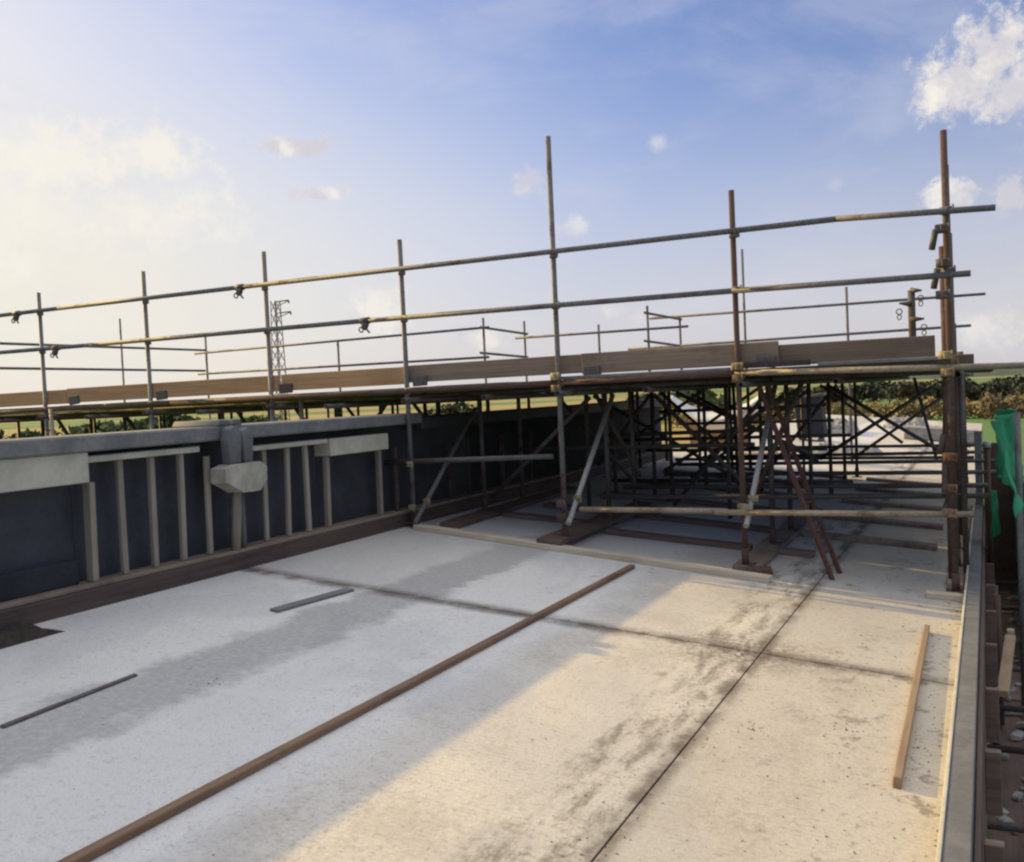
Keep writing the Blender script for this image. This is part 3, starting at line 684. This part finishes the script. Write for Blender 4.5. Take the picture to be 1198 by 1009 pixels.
o = MB().box((-4.95, 19.8, dz(-4.95, .30)), (1.2, .03, .62), Matrix.Rotation(.18, 3, 'X'), .003).build('plywood_sheet', M['ply']); tag(o, 'orange plywood sheet leaning under the sagging white sheeting', 'plywood')
o = MB().box((-3.95, 18.4, dz(-3.95, .05)), (.9, .28, .09), Matrix.Rotation(.25, 3, 'Z') , .006).build('plywood_sheet', M['ply']); tag(o, 'small reddish board stack lying flat in front of the white sheeting', 'plywood')
bx = empty('site_box', 'dark steel site box standing on the sunlit far deck', 'box')
MB().box((-3.78, 24, dz(-3.78, .55)), (.6, .6, .95), Matrix.Rotation(-.09, 3, 'Y'), .02).build('body', M['blackbox'], bx); MB().box((-3.76, 24, dz(-3.76, 1.06)), (.66, .66, .07), Matrix.Rotation(-.09, 3, 'Y'), .015).build('lid', M['dark'], bx)
for x in (-3.98, -3.56): MB().box((x, 24, dz(x, .04)), (.09, .5, .09), None, .006).build('skid', M['sole_x'], bx)
for x0, x1, y0, y1, h, sd, lb in ((-4.6, -3.2, 26.5, 29, .30, 2, 'low grey heap of rubble beyond the dark site box'), (-2.9, -1.7, 31, 34.5, .25, 5, 'low grey heap of rubble at the far end of the deck'), (-3.3, -1.9, 20.3, 21.6, .16, 8, 'low pale heap of rubble just beyond the platform')):
    tag(patch(x0, x1, y0, y1, h, seed=sd, mat='rubble', name='rubble_heap'), lb, 'rubble')
fb = empty('kerb_block', 'pale speckled concrete upstand across the sunlit far end of the deck', 'kerb')
MB().box((-1.1, 27, dz(-1.1, .17)), (1.7, .5, .32), Matrix.Rotation(.095, 3, 'Y'), .02).build('block', M['rubble'], fb)

# small dry debris on the deck
mb = MB()
def chip(x, y, s_, tall=.35):
    q = Matrix.Rotation(random.uniform(0, 6.28), 3, 'Z') @ Matrix.Rotation(random.uniform(-.5, .5), 3, 'X')
    vs = [Vector((random.uniform(.5, 1) * math.cos(a_), random.uniform(.3, .8) * math.sin(a_), random.uniform(-.2, .2))) for a_ in (0, 1.3, 2.5, 3.7, 5.0)] + [Vector((0, 0, tall))]
    vs = [mb.bm.verts.new(Vector((x, y, dz(x, s_ * .12))) + (q @ (v * s_))) for v in vs]
    for i in range(5): mb.bm.faces.new((vs[i], vs[(i + 1) % 5], vs[5]))
    mb.bm.faces.new(vs[4::-1])
for i in range(340): chip(random.gauss(-1.32, .10), random.uniform(1.5, 8.2), random.uniform(.002, .009))
for i in range(260): chip(random.uniform(-4.9, -.45), random.gauss(5.9, .05), random.uniform(.002, .008))
for i in range(500): chip(-.43 - abs(random.gauss(0, .32)), random.uniform(2.5, 16), random.uniform(.003, .010))
for i in range(260): chip(random.uniform(-.36, -.2), random.uniform(2.5, 13), random.uniform(.003, .010))
for i in range(260): chip(random.uniform(-5.0, -.4), random.uniform(1.5, 8), random.uniform(.002, .007))
for cx, cy, k_ in ((800, 826, 40), (878, 853, 60), (990, 852, 40), (1000, 868, 20), (865, 765, 90), (1000, 685, 60), (1040, 680, 60), (1080, 742, 30), (608, 560, 20), (240, 800, 24)):
    c_ = ondeck(cx, cy)
    for i in range(k_ // 3): chip(c_.x + random.gauss(0, .035), c_.y + random.gauss(0, .06), random.uniform(.002, .009), .6)
tag(mb.build('debris', M['chips']), 'dry dirt crumbs and leaf bits scattered over the deck', 'debris', kind='stuff')

# ------------------------------------------------------------------ landscape beyond
def foliage(mb, c, rx, ry, rz, n, size, seed):
    rnd = random.Random(seed); c = Vector(c)
    lobes = [(Vector((rnd.uniform(-.55, .55) * rx, rnd.uniform(-.55, .55) * ry, rnd.uniform(-.5, .5) * rz)), rnd.uniform(.38, .62)) for _ in range(9)]
    for i in range(n):
        lc, lr = rnd.choice(lobes)
        d = Vector((rnd.gauss(0, 1), rnd.gauss(0, 1), rnd.gauss(0, 1))).normalized() * (rnd.random() ** .4) * lr
        p = c + lc + Vector((d.x * rx, d.y * ry, d.z * rz)); s_ = size * rnd.uniform(.5, 1.5)
        a_ = Vector((rnd.gauss(0, 1), rnd.gauss(0, 1), rnd.gauss(0, 1))).normalized(); b_ = a_.orthogonal().normalized()
        b_ = Matrix.Rotation(rnd.uniform(0, 6.28), 3, a_) @ b_; cc = a_.cross(b_)
        vs = [mb.bm.verts.new(p + b_ * s_), mb.bm.verts.new(p + cc * s_ * .6), mb.bm.verts.new(p - b_ * s_), mb.bm.verts.new(p - cc * s_ * .6)]
        mb.bm.faces.new(vs)
def tree(x, y, h, r, mat, label, group, seed):
    t_ = empty('tree', label, 'tree', group); rnd = random.Random(seed); zg = -6.1
    mb = MB(); mb.tube((x, y, zg), (x + .1 * r, y, zg + h * .55), .05 * h * .6, 8, .02 * h * .6)
    for i in range(5):
        a_ = rnd.uniform(0, 6.28); mb.tube((x + .05 * r, y, zg + h * rnd.uniform(.25, .5)), (x + math.cos(a_) * r * .6, y + math.sin(a_) * r * .6, zg + h * rnd.uniform(.55, .85)), .014 * h, 6, .004 * h)
    mb.build('trunk', M['bark'], t_)
    mb = MB(); foliage(mb, (x, y, zg + h * .6), r, r, h * .42, 900, r * .09, seed); mb.build('crown', M[mat], t_)
    return t_
# bushy trees below the platform on the left, standing in the fields
i = 0
for px, Y, h, r, mat in ((-20, 85, 4.9, 3.5, 'leaf_dark'), (30, 95, 4.2, 3.2, 'leaf'), (105, 80, 5.2, 3.6, 'leaf'), (160, 110, 5.0, 4.5, 'leaf'), (215, 120, 5.2, 4.6, 'leaf'), (300, 150, 4.6, 4.0, 'leaf'), (530, 150, 5.2, 4.0, 'leaf_dark'), (805, 170, 6.6, 6.0, 'leaf'), (765, 185, 5.6, 5.0, 'leaf_dark')):
    p = at(px, 480, Y)
    tree(p.x, Y, h + (.5 if px < 600 else 0), r * 1.4, mat, ['dark bushy tree at the far left below the platform', 'low pale green bush seen under the left end of the platform', 'round green bush between the two leftmost front posts', 'broad green bush right of the second front post', 'green bush left of the hanging pale block', 'small green bush under the platform beside the lattice mast', 'dark bush showing above the wall under the middle of the platform', 'green tree seen above the white sheeting', 'dark tree left of the white sheeting'][i], 'bushes seen under the platform', 40 + i); i += 1
# dry hedge and the tree line on the right
mb = MB()
for k in range(64):
    x = -44 + k * 1.05; foliage(mb, (x, 150 + random.uniform(-1.5, 1.5), -4.6), 1.6, 1.8, 1.9 + random.uniform(-.2, .5), 150, .28, 300 + k)
tag(mb.build('hedge', M['reed']), 'tall dry yellow hedge across the field beyond the deck', 'hedge')
mb = MB()
for k in range(30):
    x = 0 + k * 1.6; foliage(mb, (x, 146 + random.uniform(-2, 2), -4.4), 2.0, 1.8, 2.1 + random.uniform(-.2, .5), 150, .3, 500 + k)
tag(mb.build('hedge', M['reed_dark']), 'brown bare hedge right of the scaffold at the edge of the lawn', 'hedge')
tl = ['lower', 'wide', 'round', 'tall', 'thin']
for k in range(16):
    px = 925 + k * 19; Y = random.uniform(205, 240); p = at(px, 440, Y)
    tree(p.x, Y, random.uniform(4.6, 6.4), random.uniform(3.5, 6.0), 'leaf_dark', 'dark tree in the row on the horizon behind the dry hedge', 'trees behind the dry hedge', 700 + k)

# lattice mast far off on the left
ms = empty('lattice_mast', 'tall thin lattice mast with two side arms far beyond the platform', 'mast')
top, Ym = at(322, 352, 90), 90.0; bx_, zt = top.x, top.z; mb = MB(); w0, w1 = .72, .36
def corner(z, k):
    q = (z + 6) / (zt + 6); w = w0 + (w1 - w0) * q; return Vector((bx_ + w * (-1 if k in (0, 3) else 1), Ym + w * (-1 if k < 2 else 1), z))
for k in range(4): mb.tube(corner(-6, k), corner(zt, k), .055, 6)
n = 13
for i in range(n):
    za, zb = -6 + (zt + 6) * i / n, -6 + (zt + 6) * (i + 1) / n
    for k in range(4):
        a, b_ = corner(za, k), corner(zb, (k + 1) % 4); mb.tube(a, b_, .03, 5)
        mb.tube(corner(za, (k + 1) % 4), corner(zb, k), .03, 5)
mb.build('tower', M['galv'], ms)
for zz, L in ((zt - .15, 1.9), (zt - 1.45, 2.1)):
    MB().tube((bx_, Ym, zz), (bx_ + L, Ym, zz + .05), .07, 6).tube((bx_ + .3, Ym, zz - .5), (bx_ + L, Ym, zz), .05, 6).tube((bx_ + L, Ym, zz), (bx_ + L, Ym, zz - .3), .09, 6).build('arm', M['dark'], ms)

# ------------------------------------------------------------------ sky and sun
SUN = Vector((-2.14, .24, 1.0)).normalized()
el = math.asin(SUN.z); az = math.atan2(SUN.x, SUN.y)
w = bpy.data.worlds.new('World'); scn.world = w; w.use_nodes = True
t = NT(w.node_tree); bg = w.node_tree.nodes['Background']
sky = t.new('ShaderNodeTexSky', sky_type='NISHITA', sun_disc=False, sun_elevation=el, sun_rotation=az, altitude=0.0, air_density=1.0, dust_density=1.6, ozone_density=2.2)
tc = t.new('ShaderNodeTexCoord'); d = tc.outputs['Generated']
skyc = t.mix(1.0, sky.outputs[0], C(1.22, 1.20, 1.52), 'MULTIPLY')
sz = t.new('ShaderNodeSeparateXYZ'); t.put(sz.inputs[0], d); EL = sz.outputs[2]
skyc = t.mix(t.ss(EL, .34, .0, 0.0, .78), skyc, C(7.2, 6.9, 7.2))
nA = t.noise(d, 17.0, 9, .62); nB = t.noise(d, 58.0, 7, .65); nC = t.noise(t.scale(d, (1, 1, 2.6)), 5.0, 8, .6, .3)
ragged = t.m('ADD', t.m('MULTIPLY', t.m('SUBTRACT', nA, .5), 2.2), t.m('MULTIPLY', t.m('SUBTRACT', nB, .5), 3.2))
def blob(px, py, rx, ry, soft=.5, amp=1.0):
    c_ = ray(px, py).normalized(); u = Vector((0, 0, 1)).cross(c_).normalized(); v = c_.cross(u)
    def dot(vec):
        nd = t.new('ShaderNodeVectorMath', operation='DOT_PRODUCT'); t.put(nd.inputs[0], d); nd.inputs[1].default_value = vec; return nd.outputs['Value']
    a = t.m('DIVIDE', dot(u), rx / FPX); b_ = t.m('DIVIDE', t.m('SUBTRACT', dot(v), 0.0), ry / FPX)
    r2 = t.m('SQRT', t.m('ADD', t.m('MULTIPLY', a, a), t.m('MULTIPLY', b_, b_)))
    f = t.m('ADD', t.m('SUBTRACT', 1.0, r2), t.m('MULTIPLY', ragged, .6))
    front = t.ss(dot(c_), .3, .5)
    return t.m('MULTIPLY', t.m('MULTIPLY', t.ss(f, 0.0, soft), amp), front)
def union(items):
    r = items[0]
    for q in items[1:]: r = t.m('MAXIMUM', r, q)
    return r
crisp = union([blob(1126, 98, 70, 38, .6), blob(1160, 64, 46, 50, .6), blob(1185, 108, 48, 38, .7), blob(1110, 228, 32, 20, .5, .85), blob(1180, 230, 24, 28, .5, .8), blob(618, 212, 24, 24, .7, .6), blob(766, 166, 18, 12, 1.0, .42), blob(672, 268, 26, 17, .8, .5),
  blob(348, 172, 66, 15, .6, .95), blob(372, 226, 54, 11, .7, .8), blob(438, 368, 48, 36, .8, .7), blob(556, 392, 50, 22, .8, .6), blob(725, 375, 40, 22, .8, .5), blob(1160, 385, 45, 30, .9, .5), blob(978, 218, 14, 10, .8, .3)])
left = union([blob(90, 190, 130, 52, 1.0, .9), blob(175, 180, 60, 44, .9, .85), blob(20, 240, 110, 70, 1.6, .95), blob(170, 255, 160, 55, 1.2, .8), blob(10, 310, 60, 36, 1.4, .8), blob(60, 380, 120, 40, 2.0, .5)])
sd = t.new('ShaderNodeVectorMath', operation='DOT_PRODUCT'); t.put(sd.inputs[0], d); sd.inputs[1].default_value = SUN
skyc = t.mix(t.ss(sd.outputs['Value'], .70, .97, 0.0, .70), skyc, C(8.4, 8.0, 6.7))
low = t.m('MULTIPLY', t.ss(EL, .46, .10), t.ss(sd.outputs['Value'], .42, .86, 0.0, .85))
skyc = t.mix(low, skyc, C(8.9, 8.4, 7.1))
veil = t.m('MULTIPLY', t.ss(nC, .42, .72), .28)
skyc = t.mix(veil, skyc, C(7.2, 7.2, 7.9))
skyc = t.mix(left, skyc, C(9.4, 8.9, 8.0))
skyc = t.mix(crisp, skyc, t.mix(t.ss(nA, .42, .62), C(6.6, 6.4, 6.9), C(9.4, 8.9, 8.2)))
# bright broken cloud sheet overhead, out of view, added to lighten the shade
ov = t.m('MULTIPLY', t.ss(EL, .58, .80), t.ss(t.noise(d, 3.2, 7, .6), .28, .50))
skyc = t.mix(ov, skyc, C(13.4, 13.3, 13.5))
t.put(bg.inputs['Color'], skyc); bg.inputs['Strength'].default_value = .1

sun = bpy.data.lights.new('sun', 'SUN'); so = bpy.data.objects.new('sun', sun); col.objects.link(so)
sun.energy = 5.0; sun.angle = math.radians(.5); sun.color = (1.0, .68, .22)
so.rotation_euler = (-SUN).to_track_quat('-Z', 'Y').to_euler(); so.location = (-30, 0, 20)

vs = scn.view_settings; vs.view_transform = 'Standard'; vs.look = 'None'; vs.exposure = 0.0; vs.gamma = 1.0; vs.use_curve_mapping = False
scn.cycles.max_bounces = 8; scn.cycles.use_denoising = True
scn.cycles.filter_width = 2.3
